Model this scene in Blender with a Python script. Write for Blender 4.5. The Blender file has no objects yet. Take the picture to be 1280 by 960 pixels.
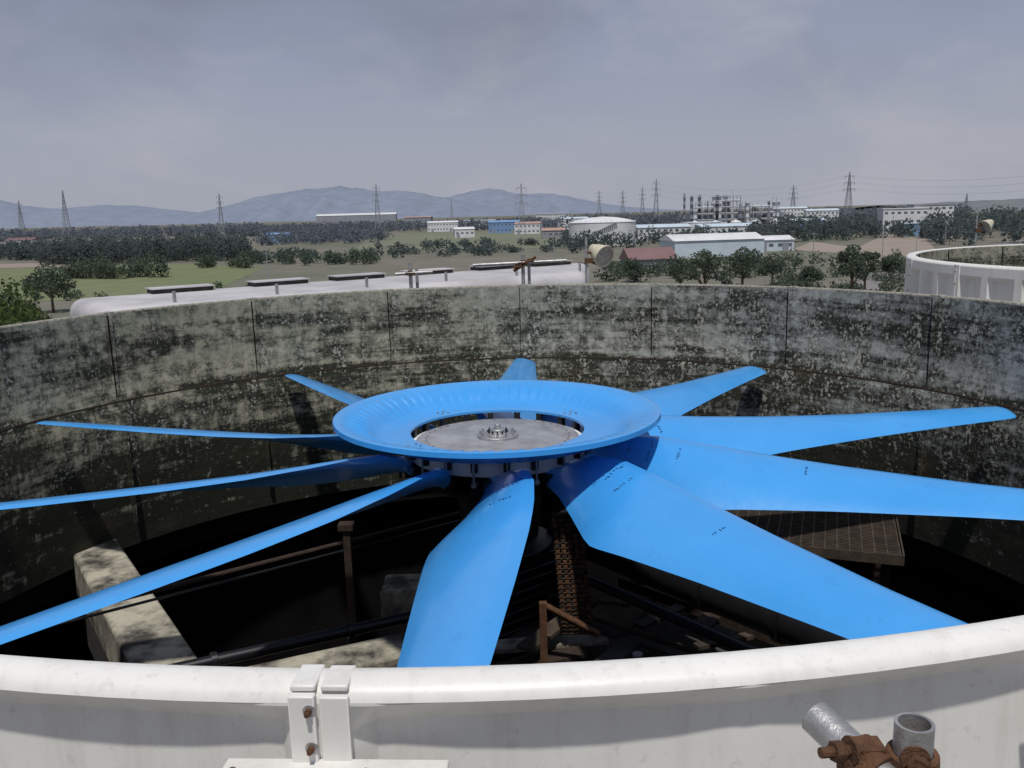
import bpy, math, random
import numpy as np
from mathutils import Vector, Matrix
random.seed(7); rng=np.random.default_rng(7)
S=bpy.context.scene
# ------------------------------------------------------------------ materials
def newmat(name):
    m=bpy.data.materials.new(name); m.use_nodes=True
    nt=m.node_tree; b=nt.nodes['Principled BSDF']
    return m,nt,b
def N(nt,t,**k):
    n=nt.nodes.new(t)
    for a,v in k.items(): setattr(n,a,v)
    return n
def ramp(nt,stops):
    r=N(nt,'ShaderNodeValToRGB'); e=r.color_ramp.elements
    while len(e)<len(stops): e.new(0.5)
    for i,(p,c) in enumerate(stops):
        e[i].position=p; e[i].color=(*c,1) if len(c)==3 else c
    return r
def noise(nt,vec,scale,detail=4,rough=.6,sv=None):
    n=N(nt,'ShaderNodeTexNoise'); n.inputs['Scale'].default_value=scale
    n.inputs['Detail'].default_value=detail; n.inputs['Roughness'].default_value=rough
    if sv:
        mp=N(nt,'ShaderNodeMapping'); mp.inputs['Scale'].default_value=sv
        nt.links.new(vec,mp.inputs['Vector']); vec=mp.outputs[0]
    nt.links.new(vec,n.inputs['Vector']); return n.outputs['Fac']
def math_(nt,op,a,b,clamp=False):
    n=N(nt,'ShaderNodeMath',operation=op); n.use_clamp=clamp
    for i,v in enumerate((a,b)):
        if v is None: continue
        if isinstance(v,(int,float)): n.inputs[i].default_value=v
        else: nt.links.new(v,n.inputs[i])
    return n.outputs[0]
def maprange(nt,v,a,b,c=0,d=1):
    n=N(nt,'ShaderNodeMapRange'); n.inputs[1].default_value=a; n.inputs[2].default_value=b
    n.inputs[3].default_value=c; n.inputs[4].default_value=d; nt.links.new(v,n.inputs[0]); return n.outputs[0]
def mixc(nt,f,a,b):
    n=N(nt,'ShaderNodeMix',data_type='RGBA')
    for s,v in ((n.inputs[0],f),(n.inputs[6],a),(n.inputs[7],b)):
        if isinstance(v,tuple): s.default_value=(*v,1)
        elif isinstance(v,(int,float)): s.default_value=v
        else: nt.links.new(v,s)
    return n.outputs[2]
def bump(nt,b,h,st,dist=.02):
    n=N(nt,'ShaderNodeBump'); n.inputs['Strength'].default_value=st; n.inputs['Distance'].default_value=dist
    nt.links.new(h,n.inputs['Height']); nt.links.new(n.outputs[0],b.inputs['Normal'])
def simple(name,c,rough=.6,metal=0,ns=3.,amt=.25,c2=None,bmp=0,thr=(.35,.7),spec=None,det=4):
    m,nt,b=newmat(name)
    tc=N(nt,'ShaderNodeTexCoord').outputs['Object']
    f=noise(nt,tc,ns,det,.65)
    c2=c2 or tuple(x*(1-amt) for x in c)
    r=ramp(nt,[(thr[0],c),(thr[1],c2)]); nt.links.new(f,r.inputs[0])
    nt.links.new(r.outputs[0],b.inputs['Base Color'])
    b.inputs['Roughness'].default_value=rough; b.inputs['Metallic'].default_value=metal
    if spec is not None: b.inputs['Specular IOR Level'].default_value=spec
    if bmp: bump(nt,b,noise(nt,tc,ns*6,3,.7),bmp)
    return m
M={}
# grimy inside of the stack
def grime():
    m,nt,b=newmat('grimy_frp'); tc=N(nt,'ShaderNodeTexCoord').outputs['Object']
    sp=N(nt,'ShaderNodeSeparateXYZ'); nt.links.new(tc,sp.inputs[0])
    x,z=sp.outputs[0],sp.outputs[2]
    big=noise(nt,tc,1.1,5,.65,(1,1,2.6)); fine=noise(nt,tc,7,6,.78,(1,1,1.2)); streak=noise(nt,tc,1,5,.7,(9,9,.8))
    speck=noise(nt,tc,24,4,.8); band=noise(nt,tc,1,4,.7,(.5,.5,11))
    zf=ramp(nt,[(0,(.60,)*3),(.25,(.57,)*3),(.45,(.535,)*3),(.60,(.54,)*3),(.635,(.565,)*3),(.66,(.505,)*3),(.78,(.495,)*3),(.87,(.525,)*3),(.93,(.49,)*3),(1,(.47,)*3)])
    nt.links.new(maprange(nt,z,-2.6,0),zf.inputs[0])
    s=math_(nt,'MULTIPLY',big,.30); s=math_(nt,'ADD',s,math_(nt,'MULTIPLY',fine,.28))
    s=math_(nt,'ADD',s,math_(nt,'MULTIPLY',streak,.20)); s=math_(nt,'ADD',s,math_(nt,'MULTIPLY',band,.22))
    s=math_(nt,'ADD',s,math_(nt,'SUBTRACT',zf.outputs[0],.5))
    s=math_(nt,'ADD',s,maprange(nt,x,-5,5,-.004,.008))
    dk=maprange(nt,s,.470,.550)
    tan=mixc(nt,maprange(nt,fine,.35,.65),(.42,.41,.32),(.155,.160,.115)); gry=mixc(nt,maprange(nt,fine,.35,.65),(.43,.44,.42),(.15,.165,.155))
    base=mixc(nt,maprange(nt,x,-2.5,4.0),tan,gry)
    base=mixc(nt,maprange(nt,streak,.50,.66,0,.55),base,(.12,.14,.085))
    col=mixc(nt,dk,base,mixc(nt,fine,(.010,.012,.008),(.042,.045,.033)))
    fl=math_(nt,'ADD',math_(nt,'MULTIPLY',speck,.45),math_(nt,'MULTIPLY',streak,.30)); fl=math_(nt,'ADD',fl,math_(nt,'MULTIPLY',fine,.25))
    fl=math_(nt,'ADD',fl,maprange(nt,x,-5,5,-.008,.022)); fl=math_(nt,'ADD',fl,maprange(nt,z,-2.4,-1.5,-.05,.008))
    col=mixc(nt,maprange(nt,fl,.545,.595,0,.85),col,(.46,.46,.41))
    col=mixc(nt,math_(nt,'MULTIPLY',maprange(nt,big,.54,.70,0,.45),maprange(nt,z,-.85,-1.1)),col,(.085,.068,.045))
    nt.links.new(col,b.inputs['Base Color']); b.inputs['Roughness'].default_value=.85; b.inputs['Specular IOR Level'].default_value=.2
    bump(nt,b,fine,.5,.015); return m
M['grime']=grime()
def whitefrp(name,lip=False):
    m,nt,b=newmat(name); tc=N(nt,'ShaderNodeTexCoord').outputs['Object']
    a=noise(nt,tc,1.3,4,.6); f=noise(nt,tc,30,4,.75); s=noise(nt,tc,1,4,.7,(14,14,1.5))
    c=mixc(nt,maprange(nt,a,.3,.75),(.76,.75,.72),(.66,.65,.62))
    c=mixc(nt,maprange(nt,f,.58,.70,0,.35),c,(.42,.40,.35))
    c=mixc(nt,maprange(nt,s,.50,.74,0,.42),c,(.50,.48,.42))
    if lip:
        sp=N(nt,'ShaderNodeSeparateXYZ'); nt.links.new(tc,sp.inputs[0])
        g=mixc(nt,maprange(nt,f,.4,.6),(.36,.34,.28),(.16,.15,.12))
        c=mixc(nt,maprange(nt,math_(nt,'ADD',sp.outputs[1],math_(nt,'MULTIPLY',s,2.)),-2.5,-.5),c,g)
    nt.links.new(c,b.inputs['Base Color']); b.inputs['Roughness'].default_value=.42
    bump(nt,b,noise(nt,tc,5,2,.5),.15,.02); return m
M['white']=whitefrp('white_frp'); M['lip']=whitefrp('white_frp_weathered_lip',True)
def bluem():
    m,nt,b=newmat('blue_gloss_frp'); tc=N(nt,'ShaderNodeTexCoord').outputs['Object']
    a=noise(nt,tc,1.6,4,.6); f=noise(nt,tc,6,5,.8)
    c=mixc(nt,maprange(nt,a,.3,.7),(.042,.305,.74),(.060,.345,.80))
    c=mixc(nt,maprange(nt,f,.60,.72,0,.45),c,(.025,.20,.53))
    nt.links.new(c,b.inputs['Base Color'])
    nt.links.new(maprange(nt,f,.3,.7,.24,.38),b.inputs['Roughness'])
    b.inputs['Coat Weight'].default_value=.6; b.inputs['Coat Roughness'].default_value=.12
    bump(nt,b,a,.12,.05); return m
M['blue']=bluem()
M['steel']=simple('galvanised_steel',(.46,.46,.46),.45,.6,14,.45,bmp=.15)
M['alu']=simple('grey_plate',(.36,.365,.38),.45,.2,6,.4,bmp=.08)
M['band']=simple('brightened_band',(.80,.81,.83),.5,0,6,.2)  # side of the hub plate, colour lifted to offset the ring's shade
M['rust']=simple('rusty_steel',(.16,.075,.035),.8,.2,30,.6,bmp=.5)
M['drust']=simple('dark_rusty_steel',(.05,.03,.02),.85,.1,20,.6,bmp=.4)
M['black']=simple('black_steel',(.012,.013,.016),.4,.2,8,.4)
M['rubber']=simple('black_pipe_paint',(.013,.013,.014),.38,.1,8,.4)
M['conc']=simple('stained_concrete',(.42,.39,.31),.9,0,2.6,.7,c2=(.05,.045,.04),bmp=.5,thr=(.42,.62),det=7)
M['dconc']=simple('dark_concrete',(.055,.052,.048),.9,0,2.5,.7,bmp=.4)
M['grate']=simple('weathered_steel_grating',(.075,.055,.040),.8,.1,7,.6,bmp=.3)
M['wood']=simple('weathered_wood',(.085,.062,.042),.85,0,5,.6,bmp=.4)
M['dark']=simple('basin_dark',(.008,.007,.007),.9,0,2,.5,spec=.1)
M['deck']=simple('deck_concrete',(.30,.29,.27),.9,0,1.2,.4)
M['roofw']=simple('weathered_white_roof',(.50,.485,.50),.6,0,.6,.25,thr=(.4,.62),det=7)
M['mark']=simple('ink',(.008,.03,.10),.6)
M['cream']=simple('cream_enamel',(.60,.55,.42),.5,0,6,.3)
M['bark']=simple('bark',(.10,.075,.05),.9,0,6,.5)
# ------------------------------------------------------------------ mesh builder
class MB:
    def __init__(s): s.v=[];s.f=[];s.m=[];s.s=[];s.mats=[]
    def mi(s,k):
        k=M[k] if isinstance(k,str) else k
        if k not in s.mats: s.mats.append(k)
        return s.mats.index(k)
    def add(s,vs,fs,mat,smooth=False):
        o=len(s.v); s.v+= [tuple(v) for v in vs]; i=s.mi(mat)
        for f in fs: s.f.append([o+j for j in f]); s.m.append(i); s.s.append(smooth)
    def box(s,c,size,mat,rot=None,taper=1.):
        hx,hy,hz=[q/2 for q in size]; R=rot or Matrix.Identity(3); c=Vector(c)
        vs=[]
        for z in (-1,1):
            k=taper if z>0 else 1
            for x,y in ((-1,-1),(1,-1),(1,1),(-1,1)): vs.append(c+R@Vector((x*hx*k,y*hy*k,z*hz)))
        s.add(vs,[(3,2,1,0),(4,5,6,7),(0,1,5,4),(1,2,6,5),(2,3,7,6),(3,0,4,7)],mat)
    def beam(s,p0,p1,w,h,mat,up=(0,0,1)):
        p0=Vector(p0);p1=Vector(p1);d=p1-p0;L=d.length;d.normalize();u=Vector(up)
        if abs(d.dot(u))>.95:u=Vector((1,0,0))
        x=d.cross(u).normalized();z=x.cross(d)
        R=Matrix((x,d,z)).transposed(); s.box((p0+p1)/2,(w,L,h),mat,R)
    def tube(s,p0,p1,r,mat,n=12,r1=None,caps=True):
        p0=Vector(p0);p1=Vector(p1);d=(p1-p0).normalized();a=d.orthogonal().normalized();b=d.cross(a)
        r1=r if r1 is None else r1; vs=[]
        for p,q in ((p0,r),(p1,r1)):
            for i in range(n):
                t=2*math.pi*i/n; vs.append(p+a*math.cos(t)*q+b*math.sin(t)*q)
        s.add(vs,[(i,(i+1)%n,n+(i+1)%n,n+i) for i in range(n)],mat,True)
        if caps: s.add(vs,[tuple(range(n-1,-1,-1)),tuple(range(n,2*n))],mat)
    def rev(s,prof,c,mat,n=48,axis=None,smooth=True,closed=False,fz=None):
        c=Vector(c);R=axis or Matrix.Identity(3);vs=[];k=len(prof)
        for i in range(n):
            t=2*math.pi*i/n
            for (r,z) in prof:
                zz=z+(fz(t,r) if fz else 0)
                vs.append(c+R@Vector((r*math.cos(t),r*math.sin(t),zz)))
        fs=[]
        for i in range(n):
            j=(i+1)%n
            for q in range(k if closed else k-1):
                q2=(q+1)%k; fs.append((i*k+q,j*k+q,j*k+q2,i*k+q2))
        s.add(vs,fs,mat,smooth)
    def obj(s,name,parent=None,loc=(0,0,0),bevel=0,sharp=35):
        me=bpy.data.meshes.new(name); me.from_pydata(s.v,[],s.f)
        for m in s.mats: me.materials.append(m)
        me.polygons.foreach_set('material_index',s.m); me.polygons.foreach_set('use_smooth',s.s)
        me.update(); me.set_sharp_from_angle(angle=math.radians(sharp))
        o=bpy.data.objects.new(name,me); S.collection.objects.link(o); o.location=loc
        if parent: o.parent=parent
        if bevel:
            b=o.modifiers.new('bevel','BEVEL'); b.width=bevel; b.segments=2; b.limit_method='ANGLE'; b.angle_limit=math.radians(50)
        return o
def empty(name,loc=(0,0,0)):
    e=bpy.data.objects.new(name,None); S.collection.objects.link(e); e.location=loc; return e
def Rz(a): return Matrix.Rotation(math.radians(a),3,'Z')
def axis_to(d):
    return Vector(d).to_track_quat('Z','Y').to_matrix()
# ------------------------------------------------------------------ fan stack (cylinder shroud)
CX,CY=-.1228,6.7203
SEAM=86.8
def stack(name,cx,cy,coarse=False):
    E=empty(name,(cx,cy,0)); lipm='white' if coarse else 'lip'; RO=5.16 if coarse else 5.09; X=RO-5.09
    b=MB()
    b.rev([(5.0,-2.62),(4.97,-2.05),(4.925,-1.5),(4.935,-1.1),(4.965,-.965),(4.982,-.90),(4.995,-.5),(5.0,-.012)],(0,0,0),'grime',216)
    for k in range(18):
        a=SEAM+20*k; R=Rz(a)
        b.box(R@Vector((4.986,0,-.475)),(.018,.035,.90),'grime',R); b.box(R@Vector((4.925,0,-1.75)),(.03,.04,1.2),'grime',R)
        b.box(R@Vector((4.984,.024,-.475)),(.016,.008,.90),'dark',R)
        for z in (-.2,-.5,-.8): b.tube(R@Vector((4.985,-.012,z)),R@Vector((4.968,-.012,z)),.009,'drust',6)
    b.rev([(4.972,-.955),(4.962,-.958),(4.960,-.972),(4.968,-.98)],(0,0,0),'drust',216)
    b.obj('inner_liner',E)
    b=MB()
    b.rev([(5.0,-.012),(5.004,.0),(5.014,.007),(5.035,.009),(5.055+X,.005),(5.072+X,-.004),(5.084+X,-.015),(RO,-.030)],(0,0,0),lipm,216)
    if not coarse:
        for k in range(18):
            R=Rz(SEAM+20*k)
            b.box(R@Vector((5.046,-.034,.003)),(.090,.052,.014),lipm,R); b.box(R@Vector((5.044,.030,.001)),(.086,.056,.014),lipm,R)
    b.obj('rolled_lip',E,bevel=.004)
    b=MB()
    sub=3 if coarse else 1; P=20/sub; al=[]; dep=.11 if coarse else .055; f1=.7 if coarse else .5; f2=f1+.65
    for k in range(18*sub):
        for a,f in ((0,0),(f1,0),(f2,1),(P/2,1),(P-f2,1),(P-f1,0)): al.append((SEAM+P*k+a,f))
    zs=[(-.030,0),(-.16 if coarse else -.036,0),(-.22 if coarse else -.10,1)]
    zz=-.22 if coarse else -.10; stp=.50 if coarse else .72
    while zz-stp>-2.5:
        zs+=[(zz-stp+.12,1),(zz-stp+.07,0),(zz-stp,0),(zz-stp-.05,1)]; zz=zz-stp-.05
    zs+=[(-2.52,1),(-2.56,0),(-2.62,0)]
    vs=[];n=len(zs)
    for a,fa in al:
        for z,fz in zs:
            r=RO-dep*(fa*fz); t=math.radians(a); vs.append((r*math.cos(t),r*math.sin(t),z))
    m=len(al)
    b.add(vs,[(i*n+j+1,((i+1)%m)*n+j+1,((i+1)%m)*n+j,i*n+j) for i in range(m) for j in range(n-1)],'white')
    b.obj('outer_panels',E,sharp=20)
    b=MB()
    for k in range(18):
        R=Rz(SEAM+20*k)
        b.box(R@Vector((5.098+X,-.034,-1.29)),(.020,.054,2.57),'white',R)
        b.box(R@Vector((5.095+X,.031,-1.29)),(.014,.060,2.56),'white',R)
        if not coarse:
            b.box(R@Vector((5.135,.03,-.156)),(.085,.46,.010),'white',R)
            b.box(R@Vector((5.135,.03,-.80)),(.085,.46,.010),'white',R)
        for z in [-.035,-.118]+[-.3-.25*i for i in range(9)]:
            p=R@Vector((5.106+X,-.018,z)); q=R@Vector((5.120+X,-.018,z))
            b.tube(R@Vector((5.104+X,-.018,z)),R@Vector((5.110+X,-.018,z)),.013,'steel',16)
            b.tube(p,q,.008,'rust',6); b.tube(q,R@Vector((5.128+X,-.018,z)),.005,'rust',8)
        if not coarse:
            for y in (-.17,.10,.19):
                b.tube(R@Vector((5.15,y,-.151)),R@Vector((5.15,y,-.138)),.009,'rust',6)
                b.tube(R@Vector((5.15,y,-.151)),R@Vector((5.15,y,-.147)),.014,'steel',14)
    b.obj('joint_flanges_and_bolts',E,bevel=.003)
    return E
stack('cooling_tower_fan_stack',CX,CY)
stack('cooling_tower_fan_stack',12.0,14.2,True)
def deck(cx,cy,name='cooling_tower_deck'):
    rot=31.8; E=empty(name,(cx,cy,0)); b=MB(); R=Rz(rot); hx,hy=7.08,7.5
    n=144; inn=[];out=[]
    for i in range(n):
        t=2*math.pi*i/n; c,s_=math.cos(t),math.sin(t); k=min(hx/max(abs(c),1e-6),hy/max(abs(s_),1e-6))
        inn.append(R@Vector((5.095*c,5.095*s_,-2.625))); out.append(R@Vector((k*c,k*s_,-2.625)))
    vs=inn+out
    b.add(vs,[(i,n+i,n+(i+1)%n,(i+1)%n) for i in range(n)],'deck')
    lo=[Vector((v.x,v.y,-15.2)) for v in out]
    b.add(out+lo,[(i,n+i,n+(i+1)%n,(i+1)%n) for i in range(n)],'deck')
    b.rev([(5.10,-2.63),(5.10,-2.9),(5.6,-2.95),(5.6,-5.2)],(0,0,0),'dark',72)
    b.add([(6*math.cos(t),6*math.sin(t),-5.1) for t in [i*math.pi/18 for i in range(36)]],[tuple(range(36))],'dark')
    b.obj('slab_and_basin',E); 
deck(CX,CY); deck(12.0,14.2)
# ------------------------------------------------------------------ the fan
fan=empty('cooling_tower_axial_fan',(CX,CY,0))
b=MB()
def pleat(t,r):
    if r<.90: return 0
    ph=(t*72/(2*math.pi))%1.
    return .012*(ph-.5)*min(1,(r-.90)/.10)*max(0,min(1,(1.235-r)/.06))
prof=[(.677,-.735),(.677,-.716),(.70,-.712),(.86,-.722),(.905,-.718),(.94,-.702),(.985,-.667),(1.04,-.624),(1.10,-.594),(1.16,-.576),(1.20,-.568),(1.225,-.564),(1.246,-.562),(1.258,-.566),(1.262,-.60),(1.250,-.604),(1.24,-.59),(1.20,-.60),(1.05,-.655),(.93,-.73),(.86,-.745)]
b.rev(prof,(0,0,0),'blue',432,fz=pleat,closed=True)
for k in range(4):
    R=Rz(38+90*k); 
    for r in (.73,.80): 
        for y in (-.03,.03): b.tube(R@Vector((r,y,-.718)),R@Vector((r,y,-.704)),.009,'steel',8)
b.obj('seal_disc_ring',fan,sharp=30)
b=MB()
b.rev([(0,-.775),(.60,-.775),(.64,-.785),(.64,-.80)],(0,0,0),'alu',96)
b.rev([(.64,-.80),(.68,-.80),(.68,-.905),(.60,-.91),(0,-.91)],(0,0,0),'band',96)
b.rev([(0,-1.05),(.62,-1.05),(.63,-1.06),(.63,-1.085),(0,-1.09)],(0,0,0),'black',64)
b.rev([(.42,-.90),(.42,-1.05)],(0,0,0),'black',40)
b.rev([(.30,-1.09),(.34,-1.2),(.30,-1.6)],(0,0,0),'black',40)
b.rev([(0,-.715),(.05,-.715),(.055,-.74),(.10,-.742),(.10,-.752),(.16,-.755),(.165,-.775)],(0,0,0),'steel',40)
b.rev([(0,-.672),(.022,-.672),(.025,-.68),(.025,-.715)],(0,0,0),'steel',16)
for k in range(12):
    R=Rz(30*k); b.tube(R@Vector((.135,0,-.757)),R@Vector((.135,0,-.728)),.010,'steel',6)
    b.tube(R@Vector((.075,0,-.742)),R@Vector((.075,0,-.722)),.008,'black',6)
for k in range(40):
    R=Rz(9*k+3); b.tube(R@Vector((.56,0,-.776)),R@Vector((.56,0,-.764)),.009,'steel',6)
PHI=14.3
for k in range(10):
    for da in (-9.5,9.5):
        R=Rz(PHI+36*k+da)
        b.box(R@Vector((.695,0,-.80)),(.05,.045,.13),'black',R)
        b.box(R@Vector((.72,0,-.752)),(.09,.035,.02),'black',R)
        b.tube(R@Vector((.725,0,-.72)),R@Vector((.725,0,-.97)),.009,'steel',8)
        b.box(R@Vector((.66,0,-.98)),(.09,.07,.11),'black',R)
        b.tube(R@Vector((.70,0,-.95)),R@Vector((.74,0,-.95)),.02,'steel',6)
    R=Rz(PHI+36*k)
    b.tube(R@Vector((.40,0,-.975)),R@Vector((.74,0,-.975)),.065,'black',16)
    b.rev([(.066,-.03),(.085,-.03),(.085,.03),(.066,.03)],R@Vector((.60,0,-.975)),'black',20,axis=axis_to(R@Vector((1,0,0))))
b.obj('hub',fan,bevel=.004)
st=[(.66,-.06,.06,0,.13),(.76,-.05,.24,32,.09),(.92,-.09,.34,34,.07),(1.18,-.19,.38,31,.055),(1.48,-.315,.375,26,.045),(1.58,-.345,.37,25,.042),(1.66,-.345,.365,24,.041),(1.9,-.325,.345,21,.038),(2.5,-.275,.29,17,.032),(3.3,-.215,.22,14,.026),(4.1,-.165,.175,12.5,.02),(4.70,-.135,.145,12,.016),(4.80,-.125,.135,12,.014),(4.838,-.10,.11,12,.008)]
def blade_mesh():
    b=MB(); vs=[]; nc=13; ring=2*nc-2
    rr=[s[0] for s in st]
    rs=sorted(set(list(np.linspace(.66,4.838,60))+rr))
    for r in rs:
        tr,ld,pt,th=[float(np.interp(r,rr,[s[i] for s in st])) for i in (1,2,3,4)]
        pt=math.radians(pt); up=[];dn=[]
        for i in range(nc):
            u=i/(nc-1)
            y=ld+(tr-ld)*u
            tk=th*(2.6*math.sqrt(max(u,0))*(1-u)**.9)*.5+.003*(0<i<nc-1)
            cam=.065*(ld-tr)*4*u*(1-u)*min(1,max(0,(r-.8)/.6))
            droop=-.012*(r/4.8)**2
            for lst,sg in ((up,1),(dn,-1)):
                zz=cam+sg*tk; lst.append((r,y*math.cos(pt)-zz*math.sin(pt),y*math.sin(pt)+zz*math.cos(pt)+droop))
        vs+=up+dn[-2:0:-1]
    n=len(rs)
    fs=[(i*ring+j,i*ring+(j+1)%ring,(i+1)*ring+(j+1)%ring,(i+1)*ring+j) for i in range(n-1) for j in range(ring)]
    fs+=[tuple(range(ring))[::-1],tuple((n-1)*ring+j for j in range(ring))]
    b.add(vs,fs,'blue',True)
    return b
b=blade_mesh(); o0=b.obj('blade_1',fan,sharp=60)
import bmesh
bm=bmesh.new(); bm.from_mesh(o0.data); bmesh.ops.recalc_face_normals(bm,faces=bm.faces); bm.to_mesh(o0.data); bm.free()
o0.location=(0,0,-.966); o0.rotation_euler=(0,0,math.radians(PHI))
from mathutils.bvhtree import BVHTree
bt=BVHTree.FromPolygons([v.co for v in o0.data.vertices],[list(p.vertices) for p in o0.data.polygons])
def ink(k,strokes,w=.0035):
    b=MB()
    for st_ in strokes:
        pr=None
        for (x,y) in st_:
            h=bt.ray_cast(Vector((x,y,2)),Vector((0,0,-1)))[0]
            if h is None: pr=None; continue
            h=h+Vector((0,0,.003))
            if pr is not None and (h-pr).length>1e-4: b.beam(pr,h,w,.0015,'mark')
            pr=h
    if b.v:
        o=b.obj('handwritten_marks_%d'%k,fan); o.location=(0,0,-.966); o.rotation_euler=(0,0,math.radians(PHI+36*k))
def scribble(x,y,n,h):
    out=[]
    for i in range(n):
        cy=y-i*h*.85
        pts=[(x+random.uniform(-.5,.5)*h,cy+random.uniform(-.45,.45)*h*.7) for _ in range(random.choice((3,4,4,5)))]
        if random.random()>.15: out.append(pts)
    return out
for k in (7,8,9,0):
    ss=[]
    ss+=scribble(1.02+.1*(k%3),.26,7,.032)
    ss+=scribble(1.18,.22,12,.020); ss+=scribble(1.40,.18,8,.024)
    if k in (8,9): ss+=scribble(2.3,.12,6,.022)
    ink(k,ss)
for k in range(1,10):
    o=bpy.data.objects.new('blade_%d'%(k+1),o0.data); S.collection.objects.link(o); o.parent=fan
    o.location=(0,0,-.966); o.rotation_euler=(0,0,math.radians(PHI+36*k))
# ------------------------------------------------------------------ things in the pit
b=MB(); b.beam((-4.75,9.35,-2.72),(-1.2,4.07,-2.72),.47,.5,'conc'); b.beam((-4.75,9.35,-3.3),(-1.2,4.07,-3.3),.35,.7,'dconc'); b.obj('concrete_beam',bevel=.03)
b=MB(); b.beam((-2.55,6.15,-2.76),(-.6,7.0,-2.76),.40,.4,'conc'); b.obj('concrete_beam',bevel=.03)
b=MB(); b.beam((3.9,3.4,-2.78),(1.0,6.1,-2.78),.4,.4,'dconc'); b.obj('concrete_beam',bevel=.03)
b=MB(); b.box((-.1,6.75,-3.6),(1.5,1.5,2.2),'dconc'); b.box((-1.0,7.55,-2.5),(.45,.4,.35),'conc'); b.box((.75,5.75,-2.55),(.5,.5,.4),'conc',Rz(25)); b.obj('concrete_pedestal',bevel=.03)
g=empty('gearbox',(CX,CY,0)); b=MB()
b.box((0,0,-2.05),(.75,.75,.75),'black',Rz(-52)); b.rev([(.42,-1.68),(.42,-1.62),(.2,-1.55),(.2,-1.4)],(0,0,0),'black',32)
for i in range(9): b.box((0,0,-2.35+.075*i),(.84,.84,.02),'black',Rz(-52))
b.box((0,0,-2.45),(1.0,1.0,.06),'drust',Rz(-52)); b.obj('housing_with_fins',g,bevel=.01)
sh=MB(); p0=Vector((.40,6.97,-1.68)); p1=Vector((3.75,2.72,-1.68)); dr=(p1-p0).normalized(); L=(p1-p0).length
A=axis_to(dr)
sh.rev([(.138,0),(.138,L)],p0,'rubber',40,axis=A)
for s_ in np.arange(.25,L,.62):
    sh.rev([(.138,s_),(.155,s_),(.155,s_+.05),(.138,s_+.05)],p0,'rubber',40,axis=A,smooth=False)
sh.rev([(0,0),(.2,0),(.2,.05),(0,.05)],p0,'black',24,axis=A)
sh.tube(p0+Vector((-.2,-.26,-.12)),p1+Vector((-.2,-.26,-.12)),.04,'black',12)
sh.obj('drive_shaft_guard')
b=MB(); b.tube((-4.75,5.17,-1.9),(-.35,8.3,-1.9),.020,'drust',10); b.tube((-4.72,5.14,-1.95),(-.3,8.25,-1.95),.012,'black',8); b.obj('oil_pipe')
b=MB(); b.tube((-3.9,4.6,-1.95),(-.55,6.15,-1.95),.042,'black',12)
for t in (.3,.55,.8): b.rev([(.042,0),(.06,0),(.06,.04),(.042,.04)],Vector((-3.9,4.6,-1.95)).lerp(Vector((-.55,6.15,-1.95)),t),'black',14,axis=axis_to((3.35,1.55,0)))
b.obj('oil_pipe')
b=MB(); b.box((-1.42,7.05,-2.35),(.06,.06,1.5),'drust'); b.box((-1.42,7.05,-1.6),(.13,.11,.05),'drust'); b.obj('steel_post')
b=MB(); c=Vector((2.65,7.9,-2.0)); R=Rz(-20)
for i in range(33): b.box(c+R@Vector((0,-.62+.0385*i,0)),(1.72,.010,.035),'grate',R)
for i in range(18): b.box(c+R@Vector((-.86+.101*i,0,.004)),(.012,1.26,.030),'grate',R)
for y in (-.635,.635): b.box(c+R@Vector((0,y,-.02)),(1.76,.014,.09),'grate',R)
for x in (-.88,.88): b.box(c+R@Vector((x,0,-.02)),(.014,1.25,.09),'grate',R)
for x in (-.75,0,.75): b.box(c+R@Vector((x,0,-.09)),(.06,1.2,.10),'drust',R)
for x in (-.75,.75):
    for y in (-.5,.5): b.box(c+R@Vector((x,y,-.95)),(.07,.07,1.6),'drust',R)
b.obj('steel_grating_walkway')
b=MB(); q0=Vector((1.0,6.95,-2.05)); q1=Vector((3.6,4.1,-2.05)); d=(q1-q0).normalized(); w=Vector((0,0,1)).cross(d)*.22
for sg in (-1,1): b.beam(q0+w*sg,q1+w*sg,.03,.08,'drust')
for i in range(26):
    p=q0.lerp(q1,(i+.5)/26); b.beam(p-w,p+w,.055,.02,'conc' if i%3==0 else 'wood')
b.obj('cable_tray')
b=MB()
for i in range(26):
    t=i/25; z=-1.15-.85*t; y=5.92-.14*math.sin(t*2.6); x=.36+.06*t
    for j in range(5): b.box((x-.09+.045*j,y,z),(.030,.03,.022),'rust' if (i+j)%3 else 'drust')
    b.tube((x-.11,y,z-.017),(x+.11,y,z-.017),.008,'drust',6)
b.obj('rusty_cable_chain')
b=MB(); b.beam((.19,5.6,-1.68),(.55,5.56,-1.88),.05,.012,'rust'); b.beam((.19,5.625,-1.70),(.55,5.585,-1.90),.012,.05,'rust'); b.beam((.17,5.6,-1.66),(.17,5.6,-3.0),.05,.05,'rust'); b.obj('angle_bracket')
b=MB()
for i in range(18):
    a=random.uniform(-40,60); c=Vector((random.uniform(.1,1.7),random.uniform(5.1,6.6),-2.28+.016*i))
    b.box(c,(random.uniform(.3,1.2),random.uniform(.05,.18),.03),random.choice(['wood','wood','drust','dconc','conc']),Rz(a))
b.box((.85,5.9,-2.42),(1.7,1.5,.2),'dconc'); b.obj('timber_planks')
b=MB(); b.tube((.45,5.35,-2.1),(1.15,6.7,-2.1),.03,'drust',10); b.tube((.8,5.5,-2.0),(.8,5.5,-2.6),.035,'steel',10); b.tube((.25,6.3,-2.0),(1.3,5.4,-2.0),.018,'drust',10); b.obj('lubrication_pipes')
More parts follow.
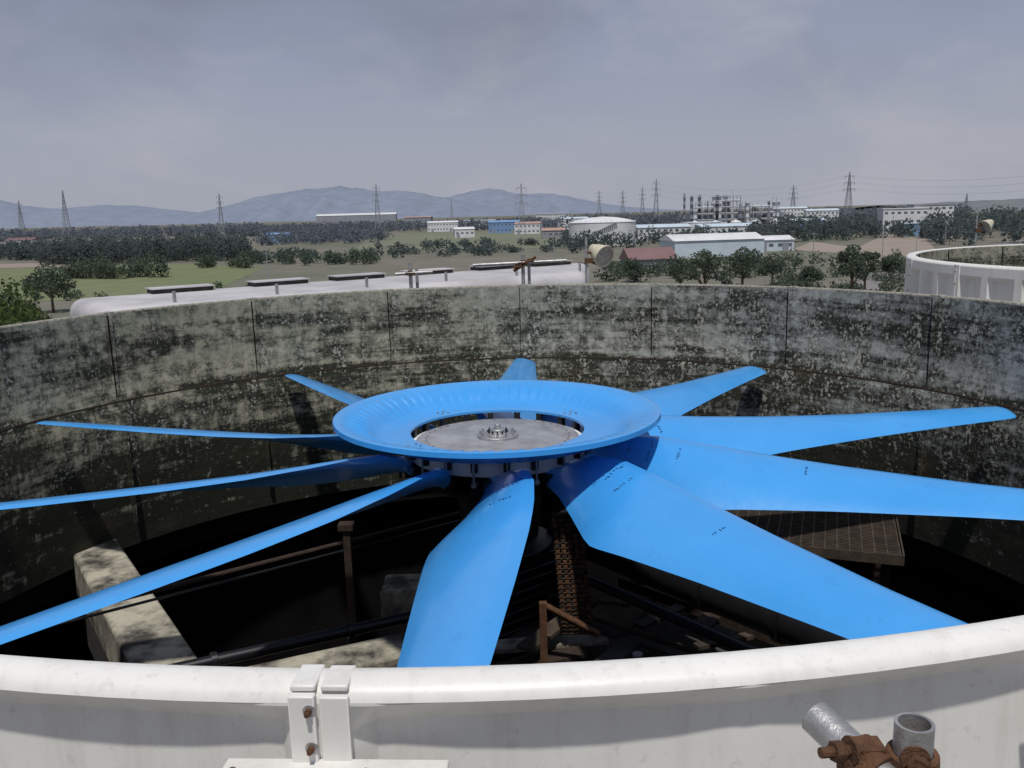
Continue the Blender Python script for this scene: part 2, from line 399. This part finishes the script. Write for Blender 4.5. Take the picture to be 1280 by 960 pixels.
# ------------------------------------------------------------------ scaffold tubes by the near rim
E=empty('scaffold_tube_guardrail'); b=MB()
def pipe(p0,p1,r=.0225,mat='steel'):
    p0=Vector(p0);p1=Vector(p1);L=(p1-p0).length;A=axis_to(p1-p0)
    b.rev([(r-.004,L),(r-.004,0),(r,0),(r,L)],p0,mat,28,axis=A)
up=(.468,.952,.330)
pipe(up,(.468,.952,-2.62))
q0=Vector((.3795,1.035,.290)); q1=Vector((.46,.885,.245)); qd=(q1-q0).normalized()
pipe(q0,q0+qd*1.6)
b.obj('tubes',E)
b=MB()
cu=Vector((.468,.952,.272)); cq=q0+qd*.085
b.rev([(.0235,-.02),(.030,-.02),(.031,0),(.030,.02),(.0235,.02)],cu,'rust',24)
b.rev([(.0235,-.02),(.030,-.02),(.031,0),(.030,.02),(.0235,.02)],cq,'rust',24,axis=axis_to(qd))
mid=(cu+cq)/2; b.tube(cu+(cq-cu)*.25,cu+(cq-cu)*.75,.020,'rust',12)
for c,dx in ((cq,Vector((-1,-.25,.1)).normalized()),(cu,Vector((-.3,-1,.1)).normalized())):
    n0=c+Vector((0,0,.022))+dx*-.01
    b.tube(n0,n0+dx*.075,.0065,'rust',10); b.tube(n0+dx*.045,n0+dx*.058,.013,'rust',6); b.tube(n0+dx*.032,n0+dx*.036,.017,'rust',14)
    b.box(c+Vector((0,0,.02)),(.035,.03,.02),'rust')
b.obj('coupler',E,bevel=.0015)
# ------------------------------------------------------------------ far-side posts, floodlights
def site(px,D): return ((px-640)/1103.3+.005)*D
b=MB()
pY=13.2
for x,zt in ((site(512,pY),.26),(site(652,pY),.34)):
    b.tube((x,pY,-2.62),(x,pY,zt),.028,'steel',12); b.tube((x+.09,pY+.05,-2.62),(x+.09,pY+.05,zt-.1),.024,'steel',12)
b.tube((site(590,pY),pY-.06,.20),(site(706,pY),pY-.06,.235),.024,'steel',12)
b.tube((site(494,pY),pY-.06,.10),(site(540,pY),pY-.06,.12),.024,'steel',12)
b.tube((site(640,pY),pY-.06,.10),(site(668,pY),pY-.06,.30),.022,'rust',12)
for px,z in ((512,.11),(652,.22),(645,.16),(660,.24)):
    x=site(px,pY); b.box((x,pY-.04,z),(.07,.07,.07),'rust'); b.tube((x-.07,pY-.09,z),(x+.07,pY-.09,z),.012,'rust',8)
b.obj('scaffold_tube_posts')
def floodlight(x,y,z,s,aim):
    E=empty('floodlight'); b=MB(); A=axis_to(aim)
    c=Vector((x,y,z)); b.rev([(0,-.30*s),(.10*s,-.30*s),(.13*s,-.22*s),(.16*s,-.14*s),(.20*s,.0),(.235*s,.10*s),(.235*s,.125*s),(.21*s,.125*s),(.17*s,.02*s),(0,-.05*s)],c,'cream',32,axis=A)
    b.rev([(0,.09*s),(.215*s,.09*s)],c,'steel',32,axis=A); b.obj('lamp_head',E)
    b=MB(); b.tube((x-.30*s,y,-2.62),(x-.30*s,y,z+.35*s),.02,'steel',10); b.tube((x-.30*s,y,z-.1*s),(x-.02,y,z-.22*s),.02,'rust',8)
    b.box((x-.25*s,y,z-.12*s),(.16*s,.1*s,.1*s),'rust'); b.tube((x-.30*s,y,z+.05*s),(x-.1*s,y,z+.02*s),.018,'rust',8); b.obj('post',E)
floodlight(site(749,14),14,.27,.78,(.5,-.75,-.35))
floodlight(site(1230,20),20.2,.38,.7,(-.8,-.5,-.4))
# ------------------------------------------------------------------ neighbouring white cooling-tower casing
E=empty('white_cooling_tower_casing'); 
A_,B_,C_,D_=(-13.6,27.1),(3.6,39.8),(2.97,33.0),(-10.6,23.0)
def prism(b,poly,z0,z1,mat):
    n=len(poly); b.add([(x,y,z0) for x,y in poly]+[(x,y,z1) for x,y in poly],[tuple(range(n))[::-1],tuple(range(n,2*n))]+[(i,(i+1)%n,n+(i+1)%n,n+i) for i in range(n)],mat)
b=MB(); prism(b,[D_,C_,B_,A_],-4.2,-1.26,'roofw'); o=b.obj('rounded_roof',E)
bv=o.modifiers.new('b','BEVEL'); bv.width=.45; bv.segments=6
for p in o.data.polygons: p.use_smooth=True
b=MB()
prism(b,[(D_[0]+.2,D_[1]+.3),(C_[0]-.2,C_[1]+.1),(B_[0]-.2,B_[1]-.3),(A_[0]+.3,A_[1]-.1)],-15.2,-4.21,'deck'); b.obj('base',E)
b=MB(); dx,dy=.804,.594; R=Rz(math.degrees(math.atan2(dy,dx)))
for i,s0 in enumerate((3.3,6.6,9.6,12.6,15.8,18.6)):
    c=Vector((-13.6+dx*s0+.55*.594*1.0,27.1+dy*s0-.55*.804,-1.19)); b.box(c,(1.9,.7,.14),'dconc',R); b.box(c+Vector((0,0,.085)),(2.0,.8,.035),'roofw',R)  # dark body colour stands for the shadow under each hood cap
for s0 in (2,5,8,11,14,17):
    c=Vector((-13.6+dx*s0,27.1+dy*s0,0))+Vector((.594,-.804,0))*4.4; b.tube(c+Vector((0,0,-1.27)),c+Vector((0,0,-.95)),.05,'steel',10)
b.obj('roof_hoods',E)
# ------------------------------------------------------------------ ground
GZ=-15.0; HC=.9367-GZ
def groundmat(name,cols,sc,fine=.15):
    m,nt,b=newmat(name); tc=N(nt,'ShaderNodeTexCoord').outputs['Object']
    f=noise(nt,tc,sc,5,.6); r=ramp(nt,[(.25+.5*i/(len(cols)-1),c) for i,c in enumerate(cols)]); nt.links.new(f,r.inputs[0])
    g=noise(nt,tc,fine,5,.75); c=mixc(nt,maprange(nt,g,.35,.7,0,.5),r.outputs[0],tuple(x*.6 for x in cols[0]))
    nt.links.new(c,b.inputs['Base Color']); b.inputs['Roughness'].default_value=1; b.inputs['Specular IOR Level'].default_value=.1
    return m
M['ground']=groundmat('dry_plain',[(.125,.135,.10),(.155,.16,.125),(.19,.175,.15),(.12,.13,.105)],.006,.08)  # plain colours muted to include distance haze
M['field']=groundmat('green_field',[(.15,.18,.095),(.19,.205,.12)],.02,.12)
M['field2']=groundmat('grass_field',[(.16,.18,.125),(.195,.20,.15)],.01,.05)
M['dirt']=groundmat('bare_soil',[(.32,.27,.235),(.26,.225,.19)],.03,.2)
M['road']=groundmat('asphalt_road',[(.20,.195,.195),(.24,.23,.225)],.1,1.)
b=MB(); n=96
b.add([(0,0,GZ)]+[(14000*math.cos(2*math.pi*i/n),14000*math.sin(2*math.pi*i/n),GZ) for i in range(n)],[(0,i+1,(i+1)%n+1) for i in range(n)],'ground'); b.obj('ground')
def sheet(name,pts,mat,dz):
    b=MB(); b.add([(site(p,D),D,GZ+dz) for p,D in pts],[tuple(range(len(pts)))],mat); b.obj(name)
sheet('grass_field',[(-300,190),(250,190),(330,300),(250,345),(-300,345)],'field',.05)
sheet('grass_field',[(440,430),(700,400),(720,640),(560,900),(470,760)],'field2',.05)
sheet('bare_field',[(1040,225),(1135,222),(1165,300),(1150,400),(1105,470),(1085,400),(1060,310)],'dirt',.05)
sheet('bare_field',[(985,330),(1040,300),(1060,340),(1010,400)],'dirt',.06)
sheet('bare_field',[(-40,352),(90,350),(60,390),(-60,390)],'dirt',.06)
b=MB()
pts=[(1000,118),(1045,150),(1095,185),(1150,235),(1215,300),(1330,420)]
W=[Vector((site(p,D),D,GZ+.08)) for p,D in pts]
for i in range(len(W)-1):
    d=(W[i+1]-W[i]).normalized(); nrm=Vector((-d.y,d.x,0))*3.5
    b.add([W[i]-nrm,W[i+1]-nrm,W[i+1]+nrm,W[i]+nrm],[(0,1,2,3)],'road')
    for sg in (-1,1): b.beam(W[i]+nrm*sg*1.04,W[i+1]+nrm*sg*1.04,.2,.24,'deck')
b.obj('road')
# ------------------------------------------------------------------ foliage
def leafmats(tag,cols,tr=.35):
    out=[]
    for i,c in enumerate(cols):
        m=simple('leaf_%s_%d'%(tag,i),c,.9,0,.35,.3,spec=.08,det=1); nt=m.node_tree
        p=nt.nodes['Principled BSDF']; t=N(nt,'ShaderNodeBsdfTranslucent'); t.inputs[0].default_value=(*[min(1,x*1.5) for x in c],1)
        mx=N(nt,'ShaderNodeMixShader'); mx.inputs[0].default_value=tr
        nt.links.new(p.outputs[0],mx.inputs[1]); nt.links.new(t.outputs[0],mx.inputs[2])
        nt.links.new(mx.outputs[0],nt.nodes['Material Output'].inputs[0]); out.append(m)
    return out
def haze_tint(c,t,h=(.17,.195,.23)): return tuple(a*(1-t)+b_*t for a,b_ in zip(c,h))  # aerial haze mixed straight into base colours, stronger for farther foliage
LN=leafmats('near',[haze_tint(c,.05) for c in ((.04,.065,.02),(.065,.10,.028),(.10,.135,.04))])
LM=leafmats('mid',[haze_tint(c,.26) for c in ((.045,.07,.028),(.065,.095,.036),(.085,.115,.045))])
LF=leafmats('far',[haze_tint(c,.46) for c in ((.045,.066,.032),(.05,.072,.034),(.058,.08,.038))],.45)
LX=leafmats('hazy',[haze_tint(c,.78,(.19,.215,.255)) for c in ((.045,.055,.03),(.05,.06,.035),(.06,.07,.045))],.5)
class Fol:
    def __init__(s,mats): s.C=[];s.Z=[];s.I=[];s.mats=mats
    def clump(s,c,r,n,size,mi=None,shell=.45):
        u=rng.normal(size=(n,3)); u/=np.linalg.norm(u,axis=1)[:,None]
        q=shell+(1-shell)*rng.random(n)**.6
        s.C.append(np.array(c)+u*q[:,None]*np.array(r)); s.Z.append(size*(.6+.8*rng.random(n)))
        if mi is None: mi=int(rng.integers(0,3))
        ii=np.full(n,mi); sw=rng.random(n)<.25; ii[sw]=rng.integers(0,3,sw.sum()); s.I.append(ii)
    def obj(s,name,parent=None):
        C=np.concatenate(s.C);Z=np.concatenate(s.Z);I=np.concatenate(s.I);n=len(C)
        a=rng.normal(size=(n,3));a/=np.linalg.norm(a,axis=1)[:,None]
        t=rng.normal(size=(n,3));b_=np.cross(a,t);b_/=np.linalg.norm(b_,axis=1)[:,None]
        a*=Z[:,None];b_*=(Z*.55)[:,None]
        V=np.stack([C-a,C-b_,C+a,C+b_],1).reshape(-1,3)
        me=bpy.data.meshes.new(name); me.vertices.add(4*n); me.vertices.foreach_set('co',V.ravel())
        me.loops.add(4*n); me.loops.foreach_set('vertex_index',np.arange(4*n)); me.polygons.add(n)
        me.polygons.foreach_set('loop_start',np.arange(0,4*n,4)); 
        for m in s.mats: me.materials.append(m)
        me.polygons.foreach_set('material_index',I.astype(np.int32)); me.update(calc_edges=True); me.validate()
        o=bpy.data.objects.new(name,me); S.collection.objects.link(o)
        if parent:o.parent=parent
        return o
def tree(px,D,h,r,mats,nl=1500,ls=.28,name='broadleaf_tree'):
    x=site(px,D); E=empty(name,(x,D,GZ)); b=MB()
    b.tube((0,0,-.2),(0,0,h*.45),.035*h,'bark',8,r1=.02*h)
    F=Fol(mats); nb=10
    for i in range(nb):
        a=2*math.pi*i/nb+random.uniform(-.3,.3); q=r*random.uniform(.35,.75)*(0 if i==0 else 1); z=h*random.uniform(.42,.86) if i else h*.86
        p=(q*math.cos(a),q*math.sin(a),z); b.tube((0,0,h*random.uniform(.25,.42)),p,.013*h,'bark',6,r1=.004*h)
        cr=r*random.uniform(.34,.52); F.clump(p,(cr,cr,cr*.8),nl//nb,ls)
    b.obj('trunk_and_limbs',E); F.obj('crown',E)
tree(8,72,11.4,5.2,LN,5000,.22)
tree(-45,64,11,5,LN,2500,.25)
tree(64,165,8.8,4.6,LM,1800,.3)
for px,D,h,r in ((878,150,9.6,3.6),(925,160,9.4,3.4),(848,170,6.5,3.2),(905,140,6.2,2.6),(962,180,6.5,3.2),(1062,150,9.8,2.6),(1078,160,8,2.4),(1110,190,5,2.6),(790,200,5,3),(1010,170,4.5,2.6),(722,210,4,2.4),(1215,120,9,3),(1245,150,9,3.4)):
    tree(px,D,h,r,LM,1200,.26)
def belt(name,p0,p1,D0,D1,h0,h1,n,mats,q=40,ls=.9,w=3.5):
    F=Fol(mats)
    for _ in range(n):
        px=random.uniform(p0,p1);D=random.uniform(D0,D1);h=random.uniform(h0,h1); r=w*random.uniform(.7,1.3)
        F.clump((site(px,D),D,GZ+h*.55),(r,r,h*.5),q,ls,shell=.3)
        F.clump((site(px,D)+r*.4,D,GZ+h*.3),(r,r,h*.32),q//2,ls)
    F.obj(name)
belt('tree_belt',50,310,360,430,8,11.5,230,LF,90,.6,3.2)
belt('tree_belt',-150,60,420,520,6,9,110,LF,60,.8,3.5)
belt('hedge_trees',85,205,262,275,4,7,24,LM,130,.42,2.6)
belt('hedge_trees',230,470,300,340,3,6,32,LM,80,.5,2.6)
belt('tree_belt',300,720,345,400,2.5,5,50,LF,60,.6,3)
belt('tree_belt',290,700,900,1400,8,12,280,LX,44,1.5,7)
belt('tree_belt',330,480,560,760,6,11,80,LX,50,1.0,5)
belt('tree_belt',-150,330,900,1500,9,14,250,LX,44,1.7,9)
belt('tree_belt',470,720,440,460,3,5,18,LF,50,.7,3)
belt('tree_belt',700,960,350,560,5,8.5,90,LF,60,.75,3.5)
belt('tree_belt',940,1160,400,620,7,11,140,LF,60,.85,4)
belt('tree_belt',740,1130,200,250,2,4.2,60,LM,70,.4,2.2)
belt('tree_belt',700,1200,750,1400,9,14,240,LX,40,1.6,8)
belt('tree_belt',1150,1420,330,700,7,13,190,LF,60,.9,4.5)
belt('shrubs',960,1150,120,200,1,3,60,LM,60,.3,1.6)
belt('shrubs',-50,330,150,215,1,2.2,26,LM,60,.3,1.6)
# ------------------------------------------------------------------ hills
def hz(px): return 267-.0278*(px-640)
M['hill']=groundmat('hazy_hill',[(.205,.24,.315),(.225,.257,.325)],.0012,.006)  # blue-grey air haze is part of the hill and ridge colours
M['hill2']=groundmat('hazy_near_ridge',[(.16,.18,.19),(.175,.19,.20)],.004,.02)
def ridge(name,pts,D,depth,mat,rough=.04):
    px=np.linspace(pts[0][0],pts[-1][0],160); y=np.interp(px,[p[0] for p in pts],[p[1] for p in pts])
    vs=[];rows=9
    nz=np.convolve(rng.normal(size=165),np.ones(5)/5,'valid')[:160]
    for j in range(rows):
        t=j/(rows-1)*2-1; k=max(0,1-abs(t)**1.3)
        for i in range(160):
            h=max(0,(hz(px[i])-y[i]))*D/1103.3+HC*.9
            w=rng.normal()*rough*h*(1-k)*.6 if 0<j<rows-1 else 0
            DD=D+t*depth*(1+.1*math.sin(i*.35))
            vs.append((site(px[i],D)*1.0,DD,GZ-2+k*h*(1+nz[i]*rough)+w*k))
    b=MB(); b.add(vs,[(j*160+i,j*160+i+1,(j+1)*160+i+1,(j+1)*160+i) for j in range(rows-1) for i in range(159)],mat,True); b.obj(name,sharp=180)
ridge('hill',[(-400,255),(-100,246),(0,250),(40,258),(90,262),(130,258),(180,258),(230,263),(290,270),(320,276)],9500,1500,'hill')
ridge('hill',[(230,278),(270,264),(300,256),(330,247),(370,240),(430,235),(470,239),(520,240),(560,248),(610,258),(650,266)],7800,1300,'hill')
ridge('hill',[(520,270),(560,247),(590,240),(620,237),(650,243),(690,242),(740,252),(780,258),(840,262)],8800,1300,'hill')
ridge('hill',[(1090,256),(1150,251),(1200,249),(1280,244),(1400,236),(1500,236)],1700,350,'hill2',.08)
# ------------------------------------------------------------------ buildings
def cm(name,c,t=.25,r=.7): return simple(name,haze_tint(c,t,(.36,.39,.44)),r,0,.15,.15,det=2)  # cladding, roof and steel colours blended with painted distance haze
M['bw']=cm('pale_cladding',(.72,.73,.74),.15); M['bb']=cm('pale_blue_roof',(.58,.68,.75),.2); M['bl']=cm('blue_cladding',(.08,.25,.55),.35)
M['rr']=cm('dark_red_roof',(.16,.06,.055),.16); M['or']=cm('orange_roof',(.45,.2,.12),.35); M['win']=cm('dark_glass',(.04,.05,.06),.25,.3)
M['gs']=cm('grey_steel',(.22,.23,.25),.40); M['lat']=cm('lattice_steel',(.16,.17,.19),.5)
def building(name,px,D,w,h,dep,rot=0,wall='bw',roof='bb',gable=0.,wins=True,doors=2):
    E=empty(name,(site(px,D),D,GZ)); E.rotation_euler=(0,0,math.radians(rot)); b=MB()
    b.box((0,0,h/2),(w,dep,h),wall); b.obj('walls',E); b=MB()
    if gable>0:
        ov=.4; x=w/2+ov; y=dep/2+ov
        b.add([(-x,-y,h),(x,-y,h),(x,y,h),(-x,y,h),(-x,0,h+gable),(x,0,h+gable)],[(0,1,5,4),(2,3,4,5),(1,2,5),(3,0,4),(3,2,1,0)],roof)
        for i in range(int(w/1.5)): b.box((-w/2+i*1.5,-dep/4,h+gable/2+.06),(.08,math.hypot(dep/2,gable),.06),roof,Matrix.Rotation(math.atan2(gable,dep/2),3,'X'))
    else: b.box((0,0,h+.2),(w+.6,dep+.6,.4),roof)
    b.obj('roof',E); b=MB()
    if wins:
        ns=max(1,int(h//3.4)); nw=max(3,int(w/3))
        for s_ in range(ns):
            for i in range(nw):
                b.box((-w/2+(i+.5)*w/nw,-dep/2-.02,(s_+.55)*h/ns),(w/nw*.5,.08,1.1),'win')
        for i in range(doors): b.box((-w/3+i*w*.6,-dep/2-.05,1.5),(2.4,.1,3),'gs')
        b.obj('windows_and_doors',E)
    return E
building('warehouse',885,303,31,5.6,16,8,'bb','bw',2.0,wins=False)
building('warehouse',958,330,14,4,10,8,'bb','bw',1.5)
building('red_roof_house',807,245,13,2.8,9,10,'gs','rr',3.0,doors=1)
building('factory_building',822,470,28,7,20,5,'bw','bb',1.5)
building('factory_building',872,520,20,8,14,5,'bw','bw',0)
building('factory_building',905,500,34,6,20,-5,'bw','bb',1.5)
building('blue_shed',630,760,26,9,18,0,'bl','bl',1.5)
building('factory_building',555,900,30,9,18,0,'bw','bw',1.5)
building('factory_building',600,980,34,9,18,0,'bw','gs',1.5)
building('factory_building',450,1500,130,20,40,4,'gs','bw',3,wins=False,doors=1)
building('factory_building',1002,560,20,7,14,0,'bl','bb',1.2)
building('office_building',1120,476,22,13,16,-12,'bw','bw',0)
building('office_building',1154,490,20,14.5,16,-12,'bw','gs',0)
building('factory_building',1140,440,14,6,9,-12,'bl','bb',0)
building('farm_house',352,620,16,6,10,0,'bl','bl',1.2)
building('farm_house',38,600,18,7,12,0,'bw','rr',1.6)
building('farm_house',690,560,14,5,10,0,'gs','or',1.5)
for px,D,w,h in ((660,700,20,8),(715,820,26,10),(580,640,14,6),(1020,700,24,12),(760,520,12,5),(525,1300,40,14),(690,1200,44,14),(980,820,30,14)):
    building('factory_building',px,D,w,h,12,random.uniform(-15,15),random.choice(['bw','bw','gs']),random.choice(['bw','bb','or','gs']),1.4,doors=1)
E=empty('storage_tank',(site(751,430),430,GZ)); b=MB()
b.rev([(16,0),(16,3.4),(16.05,3.45),(16,3.5),(16,7),(16.05,7.05),(16,7.1),(16,10.6),(16.2,10.7),(16.2,10.8),(12,12),(6,13),(0,13.4)],(0,0,0),'bw',72); b.obj('shell_and_roof',E,sharp=15)
b=MB()
for i in range(28):
    a=math.radians(200+i*3.2); b.box((16.6*math.cos(a),16.6*math.sin(a),.4+i*.38),(1.1,.8,.1),'gs',Rz(math.degrees(a)))
for i in range(40):
    a=2*math.pi*i/40; b.tube((16*math.cos(a),16*math.sin(a),10.8),(16*math.cos(a),16*math.sin(a),11.9),.05,'gs',5)
b.obj('stair_and_rail',E)
E=empty('refinery_plant',(site(915,590),590,GZ)); b=MB()
for i in range(26):
    x=random.uniform(-36,36); y=random.uniform(-14,14); h=random.choice([12,14,18,20,24,26,28])*random.uniform(.85,1.05); r=random.uniform(.5,1.5)
    b.tube((x,y,0),(x,y,h),r,random.choice(['gs','bw','gs']),10)
    for z in np.arange(5,h,4.5): b.rev([(r,z),(r+.9,z),(r+.9,z+.25),(r,z+.25)],(x,y,0),'gs',12,smooth=False)
for fx,fw,fh in ((-22,12,20),(-6,14,24),(12,16,17),(27,16,14)):
    for z in np.arange(4,fh,4):
        b.box((fx,-3,z),(fw,9,.35),'gs')
        for k in range(3): b.tube((fx-fw/2,-6+k*2,z+.7),(fx+fw/2,-6+k*2,z+.7),.35,'bw',6)
    for x in (-fw/2,-fw/6,fw/6,fw/2):
        for y in (-7.5,1.5): b.box((fx+x,y,fh/2),(.4,.4,fh),'gs')
for fx in (-34,-12,8,22): b.box((fx,-9,3.5),(7,6,7),'bw')
for i in range(5): b.rev([(3.5,0),(3.5,7),(0,8.5)],(-30+i*13,-16,0),'bw',20)
b.obj('columns_and_pipe_racks',E)
b=MB(); b.tube((site(911,800),800,GZ),(site(911,800),800,GZ+31),1.1,'bw',12,r1=.7); b.obj('chimney')
def pylon(px,D,h,w,t=.22,arms=3,name='transmission_tower'):
    E=empty(name,(site(px,D),D,GZ)); b=MB(); n=8; hs=[h*(1-(1-i/n)**1.25) for i in range(n+1)]
    wd=lambda z: w/2*(1-z/h)**1.1+.035*w
    c=((-1,-1),(1,-1),(1,1),(-1,1))
    for i in range(n):
        z0,z1=hs[i],hs[i+1];a,q=wd(z0),wd(z1)
        for k in range(4):
            x,y=c[k];x2,y2=c[(k+1)%4]
            b.beam((x*a,y*a,z0),(x*q,y*q,z1),t,t,'lat'); b.beam((x*a,y*a,z0),(x2*q,y2*q,z1),t*.6,t*.6,'lat'); b.beam((x2*a,y2*a,z0),(x*q,y*q,z1),t*.6,t*.6,'lat')
            b.beam((x*q,y*q,z1),(x2*q,y2*q,z1),t*.6,t*.6,'lat')
    for i in range(arms):
        z=h*(.66+.13*i); L=w*.75*(1-.12*i)
        for sg in (-1,1):
            b.beam((0,0,z+h*.03),(sg*L,0,z),t*.8,t*.8,'lat'); b.beam((0,0,z),(sg*L,0,z),t*.8,t*.8,'lat'); b.beam((sg*L,0,z),(sg*L,0,z-2),t,t,'lat')
    b.obj('lattice',E)
pylon(93,900,50,7,.3,0,'telecom_mast'); pylon(283,1000,46,6,.3); pylon(475,900,48,6,.32); pylon(652,530,33,5,.25); pylon(566,1300,38,6,.35,0,'telecom_mast')
pylon(817,900,46,6,.32); pylon(776,1100,40,6,.32); pylon(800,1200,46,6,.34); pylon(1053,800,44,7,.32); pylon(38,1400,55,8,.4); pylon(747,1500,50,7,.4); pylon(1198,900,24,5,.3,1); pylon(985,900,36,6,.3)
b=MB()
def wire(a,c,sag):
    pr=None
    for i in range(17):
        t=i/16; p=Vector(a).lerp(Vector(c),t); p.z-=sag*4*t*(1-t)
        if pr: b.tube(pr,p,.05,'lat',4,caps=False)
        pr=p
for z in (30,35.5,41):
    for sg in (-4.5,4.5):
        wire((site(817,900)+sg,900,GZ+z),(site(1053,800)+sg,800,GZ+z),9); wire((site(1053,800)+sg,800,GZ+z),(site(1420,640)+sg,640,GZ+z+2),9)
b.obj('power_lines')
for px,D,h in ((335,240,7.5),(690,330,8),(840,260,7),(1012,240,9),(1098,230,9),(560,420,8),(985,300,8),(1140,300,9),(1175,330,9)):
    b=MB(); x=site(px,D); b.tube((x,D,GZ),(x,D,GZ+h),.14,'gs',8,r1=.08); b.beam((x-.9,D,GZ+h-.5),(x+.9,D,GZ+h-.5),.1,.1,'gs'); b.obj('utility_pole')
# ------------------------------------------------------------------ sky, sun, camera
EL,AZ=66,182
w=bpy.data.worlds.new('World'); S.world=w; w.use_nodes=True; nt=w.node_tree; bg=nt.nodes['Background']
sky=N(nt,'ShaderNodeTexSky',sky_type='NISHITA'); sky.sun_disc=False; sky.sun_elevation=math.radians(EL); sky.sun_rotation=math.radians(AZ); sky.dust_density=3; sky.air_density=1.2
tc=N(nt,'ShaderNodeTexCoord').outputs['Generated']; sp=N(nt,'ShaderNodeSeparateXYZ'); nt.links.new(tc,sp.inputs[0])
r=ramp(nt,[(0,(3.9,4.1,4.75)),(.06,(3.65,3.85,4.65)),(.16,(3.0,3.3,4.4)),(.30,(2.3,2.65,3.75)),(1,(2.4,2.9,4.3))]); nt.links.new(sp.outputs[2],r.inputs[0])
c=mixc(nt,.9,sky.outputs[0],r.outputs[0])
wv=N(nt,'ShaderNodeTexNoise'); wv.inputs['Scale'].default_value=3.; nt.links.new(tc,wv.inputs['Vector'])
va=N(nt,'ShaderNodeVectorMath',operation='MULTIPLY_ADD'); nt.links.new(wv.outputs['Color'],va.inputs[0]); va.inputs[1].default_value=(.25,.25,.12); nt.links.new(tc,va.inputs[2])
cl=noise(nt,va.outputs[0],4.5,6,.58,(1,1,2.0))
c=mixc(nt,maprange(nt,cl,.47,.64,0,.55),c,(4.3,4.35,4.85))
dk=noise(nt,va.outputs[0],2.6,4,.5,(1,1,1.9)); dkf=math_(nt,'MULTIPLY',maprange(nt,dk,.46,.60,0,.7),maprange(nt,sp.outputs[2],.09,.24))
c=mixc(nt,dkf,c,(1.95,2.15,2.75))
nt.links.new(c,bg.inputs[0]); bg.inputs[1].default_value=.1
w.cycles.sampling_method='MANUAL'; w.cycles.sample_map_resolution=256
L=bpy.data.lights.new('sun','SUN'); L.energy=3.1; L.angle=math.radians(2.0); L.color=(1,.96,.90); lo=bpy.data.objects.new('sun',L); S.collection.objects.link(lo)
el=math.radians(EL); az=math.radians(AZ); sd=Vector((math.sin(az)*math.cos(el),math.cos(az)*math.cos(el),math.sin(el)))
lo.rotation_euler=sd.to_track_quat('Z','Y').to_euler()
cam=bpy.data.cameras.new('camera'); co=bpy.data.objects.new('camera',cam); S.collection.objects.link(co); S.camera=co
cam.sensor_width=36; cam.lens=36*1103.3/1280; cam.clip_start=.05; cam.clip_end=40000
f=Vector((0,.98186066,-.18960389)); rt=Vector((.99965233,-.00499927,-.02588861)); u=Vector((.02636689,.18953797,.9815193))
m=Matrix((rt,u,-f)).transposed().to_4x4(); m.translation=Vector((0,0,.9367)); co.matrix_world=m
S.view_settings.view_transform='Standard'; S.view_settings.look='None'; S.view_settings.exposure=0
